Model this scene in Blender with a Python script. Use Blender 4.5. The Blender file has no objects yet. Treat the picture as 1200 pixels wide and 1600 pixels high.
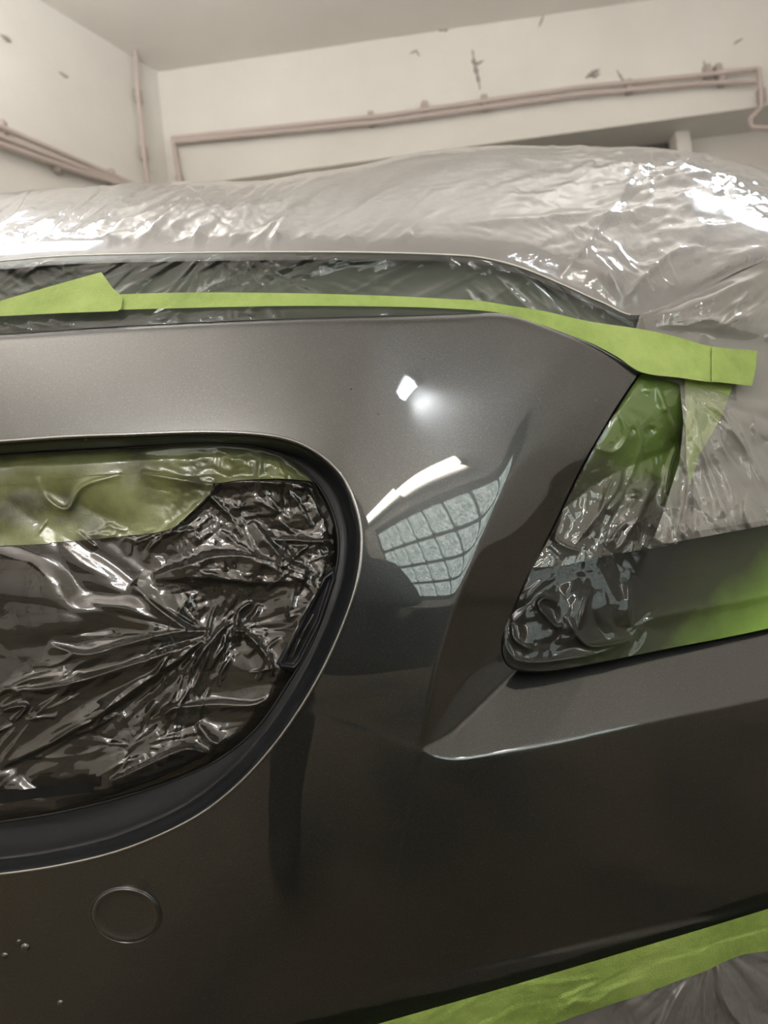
import bpy, bmesh, math, random
import numpy as np
from mathutils import Matrix, Vector
C = bpy.context.scene.collection
# ---------------------------------------------------------------- camera
CAMZ = 0.62
ROLL, PITCH = math.radians(6.3), math.radians(1.9)
RT = Vector((math.cos(ROLL), 0, -math.sin(ROLL)))
UP = Vector((math.sin(ROLL), 0, math.cos(ROLL)))
FW = Vector((0, 1, 0))
Rx = Matrix.Rotation(PITCH, 3, 'X')
RT, UP, FW = Rx @ RT, Rx @ UP, Rx @ FW
cam_d = bpy.data.cameras.new('camera'); cam = bpy.data.objects.new('camera', cam_d); C.objects.link(cam)
cam.matrix_world = Matrix(((RT.x, UP.x, -FW.x, 0), (RT.y, UP.y, -FW.y, 0), (RT.z, UP.z, -FW.z, CAMZ), (0, 0, 0, 1)))
cam_d.sensor_width = 36; cam_d.lens = 27.0; cam_d.clip_start = 0.01
cam_d.dof.use_dof = True; cam_d.dof.focus_distance = 0.55; cam_d.dof.aperture_fstop = 8.5
bpy.context.scene.camera = cam
# ---------------------------------------------------------------- world, exposure
W = bpy.data.worlds.new('world'); bpy.context.scene.world = W; W.use_nodes = True
W.node_tree.nodes['Background'].inputs[0].default_value = (0.75, 0.85, 1.0, 1)
W.node_tree.nodes['Background'].inputs[1].default_value = 0.6
vs = bpy.context.scene.view_settings
vs.view_transform = 'Standard'; vs.look = 'None'; vs.exposure = -0.18; vs.gamma = 1.0; vs.use_curve_mapping = False
# ---------------------------------------------------------------- maths helpers
fw, rt, up = np.array(FW), np.array(RT), np.array(UP)
def ray(px, py):
    px = np.asarray(px, float); py = np.asarray(py, float)
    return fw + rt * ((px - 600) / 1200)[..., None] - up * ((py - 800) / 1200)[..., None]
def at(px, py, Y):                      # the world point on the plane y = Y (in metres) seen at a spot of the photograph
    d = ray(px, py); t = np.asarray(Y, float) / d[..., 1]
    P = d * t[..., None]; P[..., 2] += CAMZ
    return P
def sstep(a, b, x):
    t = np.clip((np.asarray(x, float) - a) / (b - a), 0, 1); return t * t * (3 - 2 * t)
def softplus(x, r):
    x = np.asarray(x, float); return 0.5 * (x + np.sqrt(x * x + r * r))
def smin(a, b, k):
    return 0.5 * (a + b - np.sqrt((a - b) ** 2 + k * k))
def cr(pts, n=10, closed=False):        # smooth curve through points
    P = np.array(pts, float); out = []
    N = len(P); rng = range(N if closed else N - 1)
    for i in rng:
        if closed: p0, p1, p2, p3 = P[(i-1) % N], P[i], P[(i+1) % N], P[(i+2) % N]
        else: p0, p1, p2, p3 = P[max(i-1, 0)], P[i], P[i+1], P[min(i+2, N-1)]
        for k in range(n):
            t = k / n
            out.append(0.5 * ((2*p1) + (p2-p0)*t + (2*p0-5*p1+4*p2-p3)*t*t + (3*p1-p0-3*p2+p3)*t**3))
    if not closed: out.append(P[-1])
    return np.array(out)
def resample(c, n, closed=False):
    c = np.asarray(c, float)
    if closed: c = np.vstack([c, c[:1]])
    L = np.r_[0, np.cumsum(np.linalg.norm(np.diff(c, axis=0), axis=1))]
    s = np.linspace(0, L[-1], n + 1)[:-1] if closed else np.linspace(0, L[-1], n)
    return np.stack([np.interp(s, L, c[:, k]) for k in range(c.shape[1])], 1)
def pdist(px, py, poly):                # distance, signed distance (+ = right of travel, image coords), closest point, arc param
    px = np.asarray(px, float); py = np.asarray(py, float)
    best = np.full(px.shape, 1e9); sg = np.ones(px.shape); cx = np.zeros(px.shape); cy = np.zeros(px.shape); tt = np.zeros(px.shape)
    poly = np.asarray(poly, float); seg = np.linalg.norm(np.diff(poly, axis=0), axis=1); L = np.r_[0, np.cumsum(seg)]
    for i in range(len(poly) - 1):
        a, b = poly[i], poly[i+1]; d = b - a; l2 = d @ d
        if l2 == 0: continue
        t = np.clip(((px - a[0]) * d[0] + (py - a[1]) * d[1]) / l2, 0, 1)
        qx, qy = a[0] + t * d[0], a[1] + t * d[1]
        dd = np.hypot(px - qx, py - qy); m = dd < best
        best = np.where(m, dd, best); cx = np.where(m, qx, cx); cy = np.where(m, qy, cy)
        cross = d[0] * (py - a[1]) - d[1] * (px - a[0])
        sg = np.where(m, np.where(cross >= 0, 1, -1), sg)
        tt = np.where(m, (L[i] + t * seg[i]) / L[-1], tt)
    return best, best * sg, cx, cy, tt
def inside(px, py, poly):
    r = np.zeros(np.shape(px), bool); poly = np.asarray(poly)
    j = len(poly) - 1
    for i in range(len(poly)):
        xi, yi = poly[i]; xj, yj = poly[j]
        if yi != yj:
            c = ((yi > py) != (yj > py)) & (px < (xj - xi) * (py - yi) / (yj - yi) + xi)
            r ^= c
        j = i
    return r
def _h(ix, iy, s):
    n = (ix.astype(np.int64) * 374761393 + iy.astype(np.int64) * 668265263 + s * 974634777) & 0xffffffff
    n = ((n ^ (n >> 13)) * 1274126177) & 0xffffffff
    return (n ^ (n >> 16)) / 4294967295.0 * 2 * math.pi
def perlin(x, y, s=0):
    x, y = np.broadcast_arrays(np.asarray(x, float), np.asarray(y, float))
    ix, iy = np.floor(x), np.floor(y); fx, fy = x - ix, y - iy
    u, v = fx**3*(fx*(fx*6-15)+10), fy**3*(fy*(fy*6-15)+10)
    def g(dx, dy):
        a = _h(ix + dx, iy + dy, s); return np.cos(a) * (fx - dx) + np.sin(a) * (fy - dy)
    return ((g(0,0)*(1-u)+g(1,0)*u)*(1-v) + (g(0,1)*(1-u)+g(1,1)*u)*v) * 1.5
def ab(n, r=0.04): return np.sqrt(n*n + r*r)
def crumple(x, y, sc, s=0, octs=3, fall=0.5, ang=0.0, st=1.0):
    c, sn = math.cos(ang), math.sin(ang); X, Y = (x*c + y*sn) / st, -x*sn + y*c
    wx = perlin(X/sc/1.5, Y/sc/1.5, s+91) * 0.6 * sc; wy = perlin(X/sc/1.5, Y/sc/1.5, s+92) * 0.6 * sc
    h = 0; a = 1.0; k = sc
    for o in range(octs):
        h = h + a * ab(perlin((X+wx)/k, (Y+wy)/k, s+o*7)); a *= fall; k *= 0.47
    return h
def radial(px, py, cx, cy, k, s, r0, r1, a0=None, a1=None):
    dx, dy = px - cx, py - cy; r = np.hypot(dx, dy) + 1e-6; th = np.arctan2(dy, dx)
    h = ab(perlin(th * k + perlin(r/90, th*2, s+5)*0.5, r / 260, s), 0.03) + 0.5*ab(perlin(th * k*2.3, r / 200, s+3), 0.03)
    w = sstep(0, r0, r) * (1 - sstep(r1*0.5, r1, r))
    if a0 is not None:
        dth = np.abs((th - a0 + math.pi) % (2*math.pi) - math.pi); w = w * (1 - sstep(a1*0.6, a1, dth))
    return h * w * np.clip(r / r0, 0, 1)
def fold(px, py, pts, w, amp, side=0):
    c = cr(pts, 6); d, sd, _, _, t = pdist(px, py, c)
    if side: d = np.where(sd * side > 0, d * 0.28, d)
    return amp * np.exp(-(np.sqrt(d*d + 1.0) - 1) / w) * np.clip(np.sin(math.pi * np.clip(t, 0, 1)), 0, 1) ** 0.5
def creases(px, py, n, seed, cx, cy, rx, ry, ang, spread, l0, l1, w, amp):
    """many short sharp creases scattered over one patch of a film"""
    rnd = random.Random(seed); px = np.asarray(px, float); py = np.asarray(py, float); h = np.zeros(px.shape)
    for _ in range(n):
        x, y = rnd.gauss(cx, rx), rnd.gauss(cy, ry); a = ang + rnd.gauss(0, spread); L = rnd.uniform(l0, l1) * .5
        dx, dy = math.cos(a)*L, math.sin(a)*L; k = rnd.uniform(-.18, .18)
        pts = [(x-dx, y-dy), (x+dy*k, y-dx*k), (x+dx, y+dy)]; ww = w * rnd.uniform(.6, 1.5); am = amp * rnd.uniform(.4, 1.2); sd = rnd.choice((-1, 0, 1))
        m = (np.abs(px-x) < L + 6*ww) & (np.abs(py-y) < L + 6*ww)
        if m.any(): h[m] += fold(px[m], py[m], pts, ww, am, sd)
    return h
# ---------------------------------------------------------------- object helpers
def put(name, me, mat, parent=None, smooth=True):
    if mat is not None: me.materials.append(mat)
    if smooth: me.polygons.foreach_set('use_smooth', [True] * len(me.polygons))
    o = bpy.data.objects.new(name, me); C.objects.link(o)
    if parent is not None: o.parent = parent
    return o
def mesh_np(name, V, F, mat, parent=None, smooth=True, face_cam=True):
    me = bpy.data.meshes.new(name); V = np.asarray(V, float).reshape(-1, 3)
    F = np.asarray(F, np.int32); k = F.shape[1]
    if face_cam and k == 4:
        n = np.cross(V[F[:,1]] - V[F[:,0]], V[F[:,3]] - V[F[:,0]]); c = np.array([0, 0, CAMZ]) - V[F[:,0]]
        if (n * c).sum() < 0: F = F[:, ::-1].copy()
    me.vertices.add(len(V)); me.vertices.foreach_set('co', V.ravel())
    me.loops.add(F.size); me.loops.foreach_set('vertex_index', F.ravel())
    me.polygons.add(len(F)); me.polygons.foreach_set('loop_start', np.arange(0, F.size, k, dtype=np.int32))
    me.update(calc_edges=True); me.validate()
    return put(name, me, mat, parent, smooth)
def quads(nr, nc, mask=None, wrap=False):
    r, c = np.meshgrid(np.arange(nr - 1), np.arange(nc if wrap else nc - 1), indexing='ij')
    a = r*nc + c; b = r*nc + (c+1) % nc
    F = np.stack([a, b, b + nc, a + nc], -1)
    F = F[mask] if mask is not None else F.reshape(-1, 4)
    return F
def compact(V, F):
    used = np.unique(F); m = np.full(len(V), -1); m[used] = np.arange(len(used)); return V[used], m[F]
def region(name, fY, outer, holes, step, mat, parent=None, bbox=None):
    """A sheet with depth: a grid trimmed to smooth outlines (border vertices slide onto the outline)."""
    outer = np.asarray(outer, float)
    x0, y0, x1, y1 = bbox or (outer[:,0].min(), outer[:,1].min(), outer[:,0].max(), outer[:,1].max())
    xs = np.arange(x0 - step, x1 + 2*step, step); ys = np.arange(y0 - step, y1 + 2*step, step)
    X, Y = np.meshgrid(xs, ys)
    ins = inside(X, Y, outer)
    for h in holes: ins &= ~inside(X, Y, h)
    # a vertex outside but next to an inside one is moved onto the nearest outline
    cell = ins[:-1,:-1] | ins[1:,:-1] | ins[:-1,1:] | ins[1:,1:]
    near = np.zeros_like(ins); near[:-1,:-1] |= cell; near[1:,:-1] |= cell; near[:-1,1:] |= cell; near[1:,1:] |= cell
    mv = near & ~ins
    bx, by, bd = X[mv], Y[mv], np.full(mv.sum(), 1e9)
    nx, ny = bx.copy(), by.copy()
    for P in [outer] + list(holes):
        d, _, cx, cy, _ = pdist(bx, by, np.vstack([P, P[:1]])); m = d < bd
        nx = np.where(m, cx, nx); ny = np.where(m, cy, ny); bd = np.where(m, d, bd)
    X[mv], Y[mv] = nx, ny
    F = quads(len(ys), len(xs), cell)
    used = near
    D = np.zeros_like(X); D[used] = fY(X[used], Y[used])
    V = np.zeros(X.shape + (3,)); V[used] = at(X[used], Y[used], D[used])
    V, F = compact(V.reshape(-1, 3), F)
    return mesh_np(name, V, F, mat, parent)
def ribbon(name, a, b, fY, mat, parent=None, nu=160, nv=14, bulge=None):
    """A strip between two outlines a and b."""
    A, B = resample(a, nu), resample(b, nu); v = np.linspace(0, 1, nv)[:, None, None]
    P = A[None] * (1 - v) + B[None] * v
    Y = fY(P[..., 0], P[..., 1])
    if bulge is not None: Y = Y + bulge(P[..., 0], P[..., 1], np.broadcast_to(v[..., 0], P.shape[:2]))
    V = at(P[..., 0], P[..., 1], Y)
    o = mesh_np(name, V, quads(nv, nu), mat, parent)
    return o
def tube(name, P, r, mat, parent=None, sides=10, closed=False):
    P = np.asarray(P, float); n = len(P)
    T = np.gradient(P, axis=0) if not closed else np.roll(P, -1, 0) - np.roll(P, 1, 0)
    T /= np.linalg.norm(T, axis=1)[:, None] + 1e-12
    ref = np.array([0.13, 0.97, 0.2]) if abs(T[:, 1]).max() < 0.95 else np.array([0, 0.1, 1.0])
    N = np.cross(T, ref); N /= np.linalg.norm(N, axis=1)[:, None] + 1e-12; Bn = np.cross(T, N)
    a = np.linspace(0, 2*math.pi, sides, endpoint=False)
    r = np.broadcast_to(np.asarray(r, float), (n,))
    V = P[:, None] + r[:, None, None] * (np.cos(a)[None, :, None] * N[:, None] + np.sin(a)[None, :, None] * Bn[:, None])
    if closed: V = np.concatenate([V, V[:1]])
    F = quads(len(V), sides, wrap=True)
    return mesh_np(name, V, F, mat, parent, face_cam=False)
def box(name, c, s, mat, parent=None, rot=None, bev=0.0, smooth=False):
    bm = bmesh.new(); bmesh.ops.create_cube(bm, size=1)
    for v in bm.verts: v.co = Vector((v.co.x*s[0], v.co.y*s[1], v.co.z*s[2]))
    if bev: bmesh.ops.bevel(bm, geom=bm.edges[:], offset=bev, segments=2, affect='EDGES')
    M = Matrix.Translation(Vector(c)) @ (rot.to_4x4() if rot is not None else Matrix())
    bm.transform(M); me = bpy.data.meshes.new(name); bm.to_mesh(me); bm.free()
    return put(name, me, mat, parent, smooth)
def empty(name, loc, label, cat, group=None):
    o = bpy.data.objects.new(name, None); C.objects.link(o); o.location = loc
    o['label'] = label; o['category'] = cat
    if group: o['group'] = group
    return o
def tag(o, label, cat, group=None):
    o['label'] = label; o['category'] = cat
    if group: o['group'] = group
    return o
def adopt(root):                        # keep world positions of children under a moved Empty
    bpy.context.view_layer.update()
    for ch in root.children: ch.matrix_parent_inverse = root.matrix_world.inverted()
def struct(o): o['kind'] = 'structure'; return o
# ---------------------------------------------------------------- materials
def mat(name, base=(.5,.5,.5), rough=.5, metal=0.0, coat=0.0, coat_r=.03, spec=.5, ior=1.5):
    m = bpy.data.materials.new(name); m.use_nodes = True; b = m.node_tree.nodes['Principled BSDF']
    b.inputs['Base Color'].default_value = (*base, 1); b.inputs['Roughness'].default_value = rough
    b.inputs['Metallic'].default_value = metal; b.inputs['Coat Weight'].default_value = coat
    b.inputs['Coat Roughness'].default_value = coat_r; b.inputs['Specular IOR Level'].default_value = spec
    b.inputs['IOR'].default_value = ior
    return m
def nd(m, t, **kw):
    n = m.node_tree.nodes.new(t)
    for k, v in kw.items():
        if hasattr(n, k): setattr(n, k, v)
        else: n.inputs[k.replace('_', ' ')].default_value = v
    return n
def lk(m, a, b): m.node_tree.links.new(a, b)
def coords(m, scale=(1,1,1)):
    tc = nd(m, 'ShaderNodeTexCoord'); mp = nd(m, 'ShaderNodeMapping'); mp.inputs['Scale'].default_value = scale
    lk(m, tc.outputs['Object'], mp.inputs['Vector']); return mp.outputs[0]
def ramp(m, fac, stops):
    r = nd(m, 'ShaderNodeValToRGB'); e = r.color_ramp.elements
    while len(e) > 1: e.remove(e[-1])
    e[0].position, e[0].color = stops[0][0], (*stops[0][1], 1)
    for p, c in stops[1:]: x = e.new(p); x.color = (*c, 1)
    lk(m, fac, r.inputs[0]); return r.outputs[0]
def noise_col(m, scale, stops, detail=4, mp=(1,1,1), rough=.55, dist=0.0):
    n = nd(m, 'ShaderNodeTexNoise', Scale=scale, Detail=detail, Roughness=rough, Distortion=dist); lk(m, coords(m, mp), n.inputs['Vector'])
    b = m.node_tree.nodes['Principled BSDF']; lk(m, ramp(m, n.outputs['Fac'], stops), b.inputs['Base Color']); return n
def bump(m, scale, strength, dist=0.001, detail=3, mp=(1,1,1), inp='Normal'):
    n = nd(m, 'ShaderNodeTexNoise', Scale=scale, Detail=detail); lk(m, coords(m, mp), n.inputs['Vector'])
    b = nd(m, 'ShaderNodeBump', Strength=strength, Distance=dist); lk(m, n.outputs['Fac'], b.inputs['Height'])
    lk(m, b.outputs[0], m.node_tree.nodes['Principled BSDF'].inputs[inp])
PAINT = mat('dark_metallic_paint', (.075,.071,.070), .34, .9, 1.0, .012)
PAINT.node_tree.nodes['Principled BSDF'].inputs['Coat IOR'].default_value = 1.7
nf = noise_col(PAINT, 1600, [(.3, (.036,.037,.038)), (.62, (.049,.050,.050)), (.74, (.085,.086,.087))], 1)
PAINT_TRIM = mat('gloss_black_paint', (.009,.010,.012), .3, 0, .35, .03, spec=.1)
BLACK = mat('black_plastic', (.012,.012,.013), .45)
TAPE = mat('green_masking_tape', (.24,.36,.045), .6, coat=.06, coat_r=.3)
noise_col(TAPE, 9, [(.34, (.15,.22,.04)), (.5, (.23,.32,.07)), (.66, (.31,.40,.11))], 9, rough=.7); bump(TAPE, 700, .9, .0009, 4)
TAPE_WET = mat('sprayed_green_tape', (.20,.34,.04), .35, coat=1.0, coat_r=.06)
noise_col(TAPE_WET, 22, [(.35, (.045,.05,.025)), (.5, (.12,.135,.05)), (.68, (.21,.23,.10))], 6); bump(TAPE_WET, 700, .4, .0005)
def film(name, tint=(.9,.9,.9), body=(.5,.48,.46), opac=.35, rough=.09, ior=1.6, bs=.3, bd=.0008, bscale=90, bmp=(1,1,1)):
    m = bpy.data.materials.new(name); m.use_nodes = True; nt = m.node_tree; nt.nodes.remove(nt.nodes['Principled BSDF'])
    out = nt.nodes['Material Output']
    tr = nd(m, 'ShaderNodeBsdfTransparent'); tr.inputs[0].default_value = (*tint, 1)
    df = nd(m, 'ShaderNodeBsdfDiffuse'); df.inputs[0].default_value = (*body, 1)
    gl = nd(m, 'ShaderNodeBsdfGlossy'); gl.inputs['Roughness'].default_value = rough; gl.inputs[0].default_value = (.95,.95,.95,1)
    fr = nd(m, 'ShaderNodeLayerWeight', Blend=.5)
    p5 = nd(m, 'ShaderNodeMath', operation='POWER'); p5.inputs[1].default_value = 4.0; lk(m, fr.outputs['Facing'], p5.inputs[0])
    f0 = min(.35, 1.8*((ior-1)/(ior+1))**2); fm = nd(m, 'ShaderNodeMath', operation='MULTIPLY_ADD'); fm.inputs[1].default_value = 1-f0; fm.inputs[2].default_value = f0; lk(m, p5.outputs[0], fm.inputs[0])
    n = nd(m, 'ShaderNodeTexNoise', Scale=bscale, Detail=5, Distortion=.6); lk(m, coords(m, bmp), n.inputs['Vector'])
    b = nd(m, 'ShaderNodeBump', Strength=bs, Distance=bd); lk(m, n.outputs['Fac'], b.inputs['Height'])
    for x in (gl, fr): lk(m, b.outputs[0], x.inputs['Normal'])
    m1 = nd(m, 'ShaderNodeMixShader'); m1.inputs[0].default_value = opac; lk(m, tr.outputs[0], m1.inputs[1]); lk(m, df.outputs[0], m1.inputs[2])
    m2 = nd(m, 'ShaderNodeMixShader'); lk(m, fm.outputs[0], m2.inputs[0]); lk(m, m1.outputs[0], m2.inputs[1]); lk(m, gl.outputs[0], m2.inputs[2])
    lk(m, m2.outputs[0], out.inputs[0]); return m
FILM_HOOD = film('clear_plastic_film', (.93,.93,.93), (.41,.39,.385), .48, .085, 1.42, .5, .0008, 60)
FILM_DARK = film('film_over_grille', (.4,.4,.4), (.022,.019,.016), .8, .04, 1.5, .3, .0004, 160)
FILM_LAMP = film('film_over_headlight', (.80,.82,.79), (.12,.105,.09), .14, .05, 1.5, .25, .0003, 90)
FILM_SKIRT = film('film_under_bumper', (.8,.8,.8), (.20,.19,.185), .7, .2, 1.5, .3, .0006, 80)
WALLM = mat('old_whitewash', (.76,.72,.67), .9); noise_col(WALLM, 1.1, [(.3, (.63,.60,.555)), (.7, (.73,.705,.66))], 8); bump(WALLM, 14, .3, .01)
CEILM = mat('ceiling_whitewash', (.66,.62,.57), .9); noise_col(CEILM, .9, [(.3, (.66,.625,.58)), (.7, (.76,.73,.68))], 7); bump(CEILM, 9, .3, .01)
FLOORM = mat('stained_concrete', (.16,.12,.08), .75); noise_col(FLOORM, 2.2, [(.3, (.012,.010,.006)), (.42, (.065,.050,.028)), (.6, (.135,.105,.06)), (.75, (.045,.034,.02))], 9, dist=.8)
PIPEM = mat('painted_conduit', (.50,.42,.39), .5); CLIPM = mat('conduit_clip', (.42,.36,.33), .5)
DOORM = mat('grey_door_frame', (.42,.39,.35), .7)
def emit(name, col, s):
    m = bpy.data.materials.new(name); m.use_nodes = True; b = m.node_tree.nodes['Principled BSDF']
    b.inputs['Base Color'].default_value = (*col, 1); b.inputs['Emission Color'].default_value = (*col, 1); b.inputs['Emission Strength'].default_value = s; return m
# ---------------------------------------------------------------- outlines (photograph spots) and the shape of the bumper
TE = cr([(-800,545),(-150,530),(0,523),(150,513),(300,505),(450,499),(600,495),(700,492),(790,490),(860,511),(930,541),(1000,580)])
HL = cr([(1000,580),(960,640),(905,735),(862,825),(830,885),(802,950),(786,990),(783,1018),(792,1040),(815,1050),(850,1051),(880,1048),(950,1035),(1050,1015),(1200,985),(1550,905)])
K1 = cr([(990,470),(930,540),(865,640),(806,730),(757,835),(718,930),(690,1020),(672,1100),(658,1168)])
ER = cr([(600,1150),(662,1172),(682,1182),(720,1186),(800,1173),(900,1154),(1045,1120),(1200,1088),(1550,1005)])
BE = cr([(-800,1850),(100,1735),(400,1655),(650,1585),(850,1527),(1025,1475),(1200,1422),(1550,1310)])
L2 = cr([(300,1600),(450,1572),(600,1542),(875,1480),(1050,1442),(1200,1410),(1550,1320)])
GO = cr([(-800,710),(-150,698),(0,690),(100,683),(200,679),(330,675),(430,682),(490,704),(535,745),(559,800),(565,855),(554,925),(522,1010),(480,1090),(428,1165),(370,1228),(300,1280),(200,1325),(100,1351),(0,1366),(-150,1380),(-800,1392)])
GI = cr([(-800,745),(-150,728),(0,712),(100,706),(200,700),(330,694),(415,702),(462,724),(502,765),(524,815),(529,865),(515,930),(487,1005),(446,1075),(404,1135),(352,1180),(290,1212),(200,1243),(100,1268),(0,1284),(-150,1300),(-800,1315)])
HE = cr([(-800,432),(-150,418),(0,408),(100,400),(250,396),(400,394),(550,394),(700,398),(760,404),(820,420),(880,445),(940,472),(1000,492),(1100,452),(1200,405),(1550,280)])
SIL = cr([(-800,320),(-150,308),(0,303),(60,298),(140,296),(280,290),(400,285),(480,274),(560,262),(660,240),(760,232),(900,233),(1040,238),(1120,252),(1200,274),(1550,420)])
def yat(c, x): return np.interp(x, c[:, 0], c[:, 1])
def base(px, py):
    px = np.asarray(px, float); py = np.asarray(py, float)
    q = np.clip(px - 330, 0, None) / 870
    y = 0.50 + 0.12 * q ** 1.9 + 0.012 * (np.clip(330 - px, 0, None) / 700) ** 2
    t = np.clip(950 - py, 0, None) / 455
    y = y + 0.048 * t ** 1.6 * (1 + 0.22 * np.tanh((px - 640) / 120))
    b = np.clip(py - 1040, 0, None) / 560
    y = y + 0.050 * b ** 1.5
    # the pillar between grille and headlight is rounder
    return y
def recess(px, py):
    px = np.asarray(px, float); py = np.asarray(py, float)
    _, dK, _, _, _ = pdist(px, py, K1); _, dE, _, _, _ = pdist(px, py, ER)
    fade = 0.20 + 0.80 * sstep(600, 880, py)
    up_ = sstep(770, 600, py); a = softplus(-dK - 25*up_, 3 + 50 * up_) * 0.00042 * fade * (1 - up_ * sstep(0, 50, dK))
    b = softplus(-dE, 3) * 0.00042
    return smin(a, b, 0.0016) * sstep(585, 760, px + np.clip(py - 760, 0, 200) * .7) * sstep(1420, 1260, py)
def bumperY(px, py):
    y = base(px, py)
    m = (np.asarray(px) > 440) & (np.asarray(py) < 1425)
    r = np.zeros_like(y); 
    if m.any(): r[m] = recess(np.asarray(px)[m], np.asarray(py)[m])
    _, d2, _, _, _ = pdist(px, py, L2)
    f2 = sstep(470, 900, px)
    y = y + r - (softplus(d2, 3) - .8*softplus(d2 - 9, 3)) * 0.00019 * f2 - softplus(d2, 3) * .00008 * f2
    # rolled edge at the bonnet gap
    _, dT, _, _, _ = pdist(px, py, TE)
    y = y + 0.004 * np.exp(-np.clip(dT, 0, None) / 3.0)
    return y
# END_GEO
# ---------------------------------------------------------------- room shell
def wall(name, P, mat, thick=0.0):
    return struct(mesh_np(name, P, [list(range(len(P)))], mat, smooth=False))
H = 3.41
def back_y(x): return 4.25 - 0.055 * x
def on_back(px, py, off=0.0):           # point on the back wall
    d = ray(px, py); t = (4.25 - off) / (d[..., 1] + 0.055 * d[..., 0]); P = d * t[..., None]; P[..., 2] += CAMZ; return P
cA = on_back(np.array(244.), np.array(95.)); xa, ya = cA[0], cA[1]
dl = np.array([-0.507, -0.862]); xb, yb = xa + dl[0]*5.6, ya + dl[1]*5.6
xr, xr2 = 2.2, 3.4
def on_left(px, py, off=0.0):
    n = np.array([dl[1], -dl[0]]); n = n / np.linalg.norm(n)      # pointing into the room
    if n @ (np.array([0, 1.0]) - np.array([xa, ya])) < 0: n = -n
    d = ray(px, py); k = n @ np.array([xa, ya]) + off
    t = k / (d[..., 0]*n[0] + d[..., 1]*n[1]); P = d * t[..., None]; P[..., 2] += CAMZ; return P
YR = -5.0
wall('floor', [(xb-1, YR, 0), (xr2, YR, 0), (xr2, 5, 0), (xb-1, 5, 0)], FLOORM)
wall('ceiling', [(xb-1, YR, H), (xb-1, 5, H), (xr2, 5, H), (xr2, YR, H)], CEILM)
wall('wall_left', [(xa, ya, 0), (xb, yb, 0), (xb, yb, H), (xa, ya, H)], WALLM)
wall('wall_left_rear', [(xb, yb, 0), (xb, YR, 0), (xb, YR, H), (xb, yb, H)], WALLM)
wall('wall_right', [(xr, YR, 0), (xr, 1.2, 0), (xr, 1.2, H), (xr, YR, H)], WALLM)
wall('wall_right_jog', [(xr, 1.2, 0), (xr2, 1.2, 0), (xr2, 1.2, H), (xr, 1.2, H)], WALLM)
wall('wall_right_far', [(xr2, 1.2, 0), (xr2, back_y(xr2), 0), (xr2, back_y(xr2), H), (xr2, 1.2, H)], WALLM)
# back wall with the wide door opening below its lintel
lin = [on_back(np.array(float(x)), np.array(float(y))) for x, y in ((285,291),(1176,168))]
zl = 0.5 * (lin[0][2] + lin[1][2]); x0l, x1l = lin[0][0], lin[1][0]
DEP = 0.28
def bk(x, z, off=0.0): return (x, back_y(x) + off, z)
wall('wall_back', [bk(xa,0), bk(xa,H), bk(x0l,H), bk(x0l,0)], WALLM)
wall('wall_back_over_door', [bk(x0l,zl), bk(x0l,H), bk(xr2,H), bk(xr2,zl)], WALLM)
wall('trim_1', [bk(x0l,zl), bk(xr2,zl), bk(xr2,zl,DEP), bk(x0l,zl,DEP)], WALLM)
wall('trim_2', [bk(x0l,0), bk(x0l,zl), bk(x0l,zl,DEP), bk(x0l,0,DEP)], WALLM)
wall('wall_back_recess', [bk(x0l,0,DEP), bk(x0l,zl,DEP), bk(xr2,zl,DEP), bk(xr2,0,DEP)], WALLM)
wall('wall_rear', [(xb,YR,0), (xr,YR,0), (xr,YR,H), (xb,YR,H)], WALLM)
# small door leaf frame seen inside the recess
def on_rec(px, py, off=0.0): return on_back(px, py, -DEP + off)
q = on_rec(np.array([700., 1043., 1062.]), np.array([262., 214., 212.]))
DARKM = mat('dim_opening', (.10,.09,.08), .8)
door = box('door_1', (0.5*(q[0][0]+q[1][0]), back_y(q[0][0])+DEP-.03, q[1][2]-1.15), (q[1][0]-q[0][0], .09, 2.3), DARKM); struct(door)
for nm, xx, zz, sx, sz in (('door_frame', q[1][0]+.035, q[1][2]-1.13, .08, 2.36), ('door_frame', q[0][0]-.035, q[1][2]-1.13, .08, 2.36), ('door_frame', .5*(q[0][0]+q[1][0]), q[1][2]+.03, q[1][0]-q[0][0], .03)):
    box(nm, (xx, back_y(xx)+DEP-.07, zz), (sx, .1, sz), WALLM, door)
# ---------------------------------------------------------------- conduits
def conduit(pts, onf, offs, label, clips=(), group=None, bar=((0, .013),)):
    root = None
    for k, (dz, r) in enumerate(bar):
        P = [onf(np.array(float(x)), np.array(float(y) + dz), offs) for x, y in pts]
        P = resample(np.array(P), max(8, 12*len(P)))
        o = tube('conduit_pipe' if k == 0 else 'pipe', P, r, PIPEM, None if k == 0 else root, 10)
        if k == 0: root = o; tag(o, label, 'pipe', group)
    for (x, y) in clips:
        p = onf(np.array(float(x)), np.array(float(y)), offs * .5)
        box('clip', p, (.035, .045, .075), CLIPM, root, bev=.004)
    return root
conduit([(268,216),(600,181),(900,137),(1100,117),(1186,107)], on_back, .05, 'upper grey conduit running along the far wall above the lintel', [(580,186),(664,170),(1105,113),(1122,112)])
conduit([(268,222),(600,190),(900,148),(1100,130),(1180,127)], on_back, .05, 'lower grey conduit just beneath its twin on the far wall', [(757,160),(983,136),(1127,124)])
conduit([(1186,107),(1189,140),(1190,168),(1172,186),(1174,199),(1202,201),(1300,192)], on_back, .06, 'bent drop pipe at the right end of the far wall conduits', [(1190,150)])
conduit([(270,218),(277,260),(284,300),(292,420)], on_back, .05, 'short vertical pipe descending from the left end of the far wall conduits', [(281,285)])
conduit([(211,74),(216,150),(224,230),(231,290),(240,420)], on_left, .05, 'thin vertical pipe in the corner of the two white walls', [(216,150),(225,240)])
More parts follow.
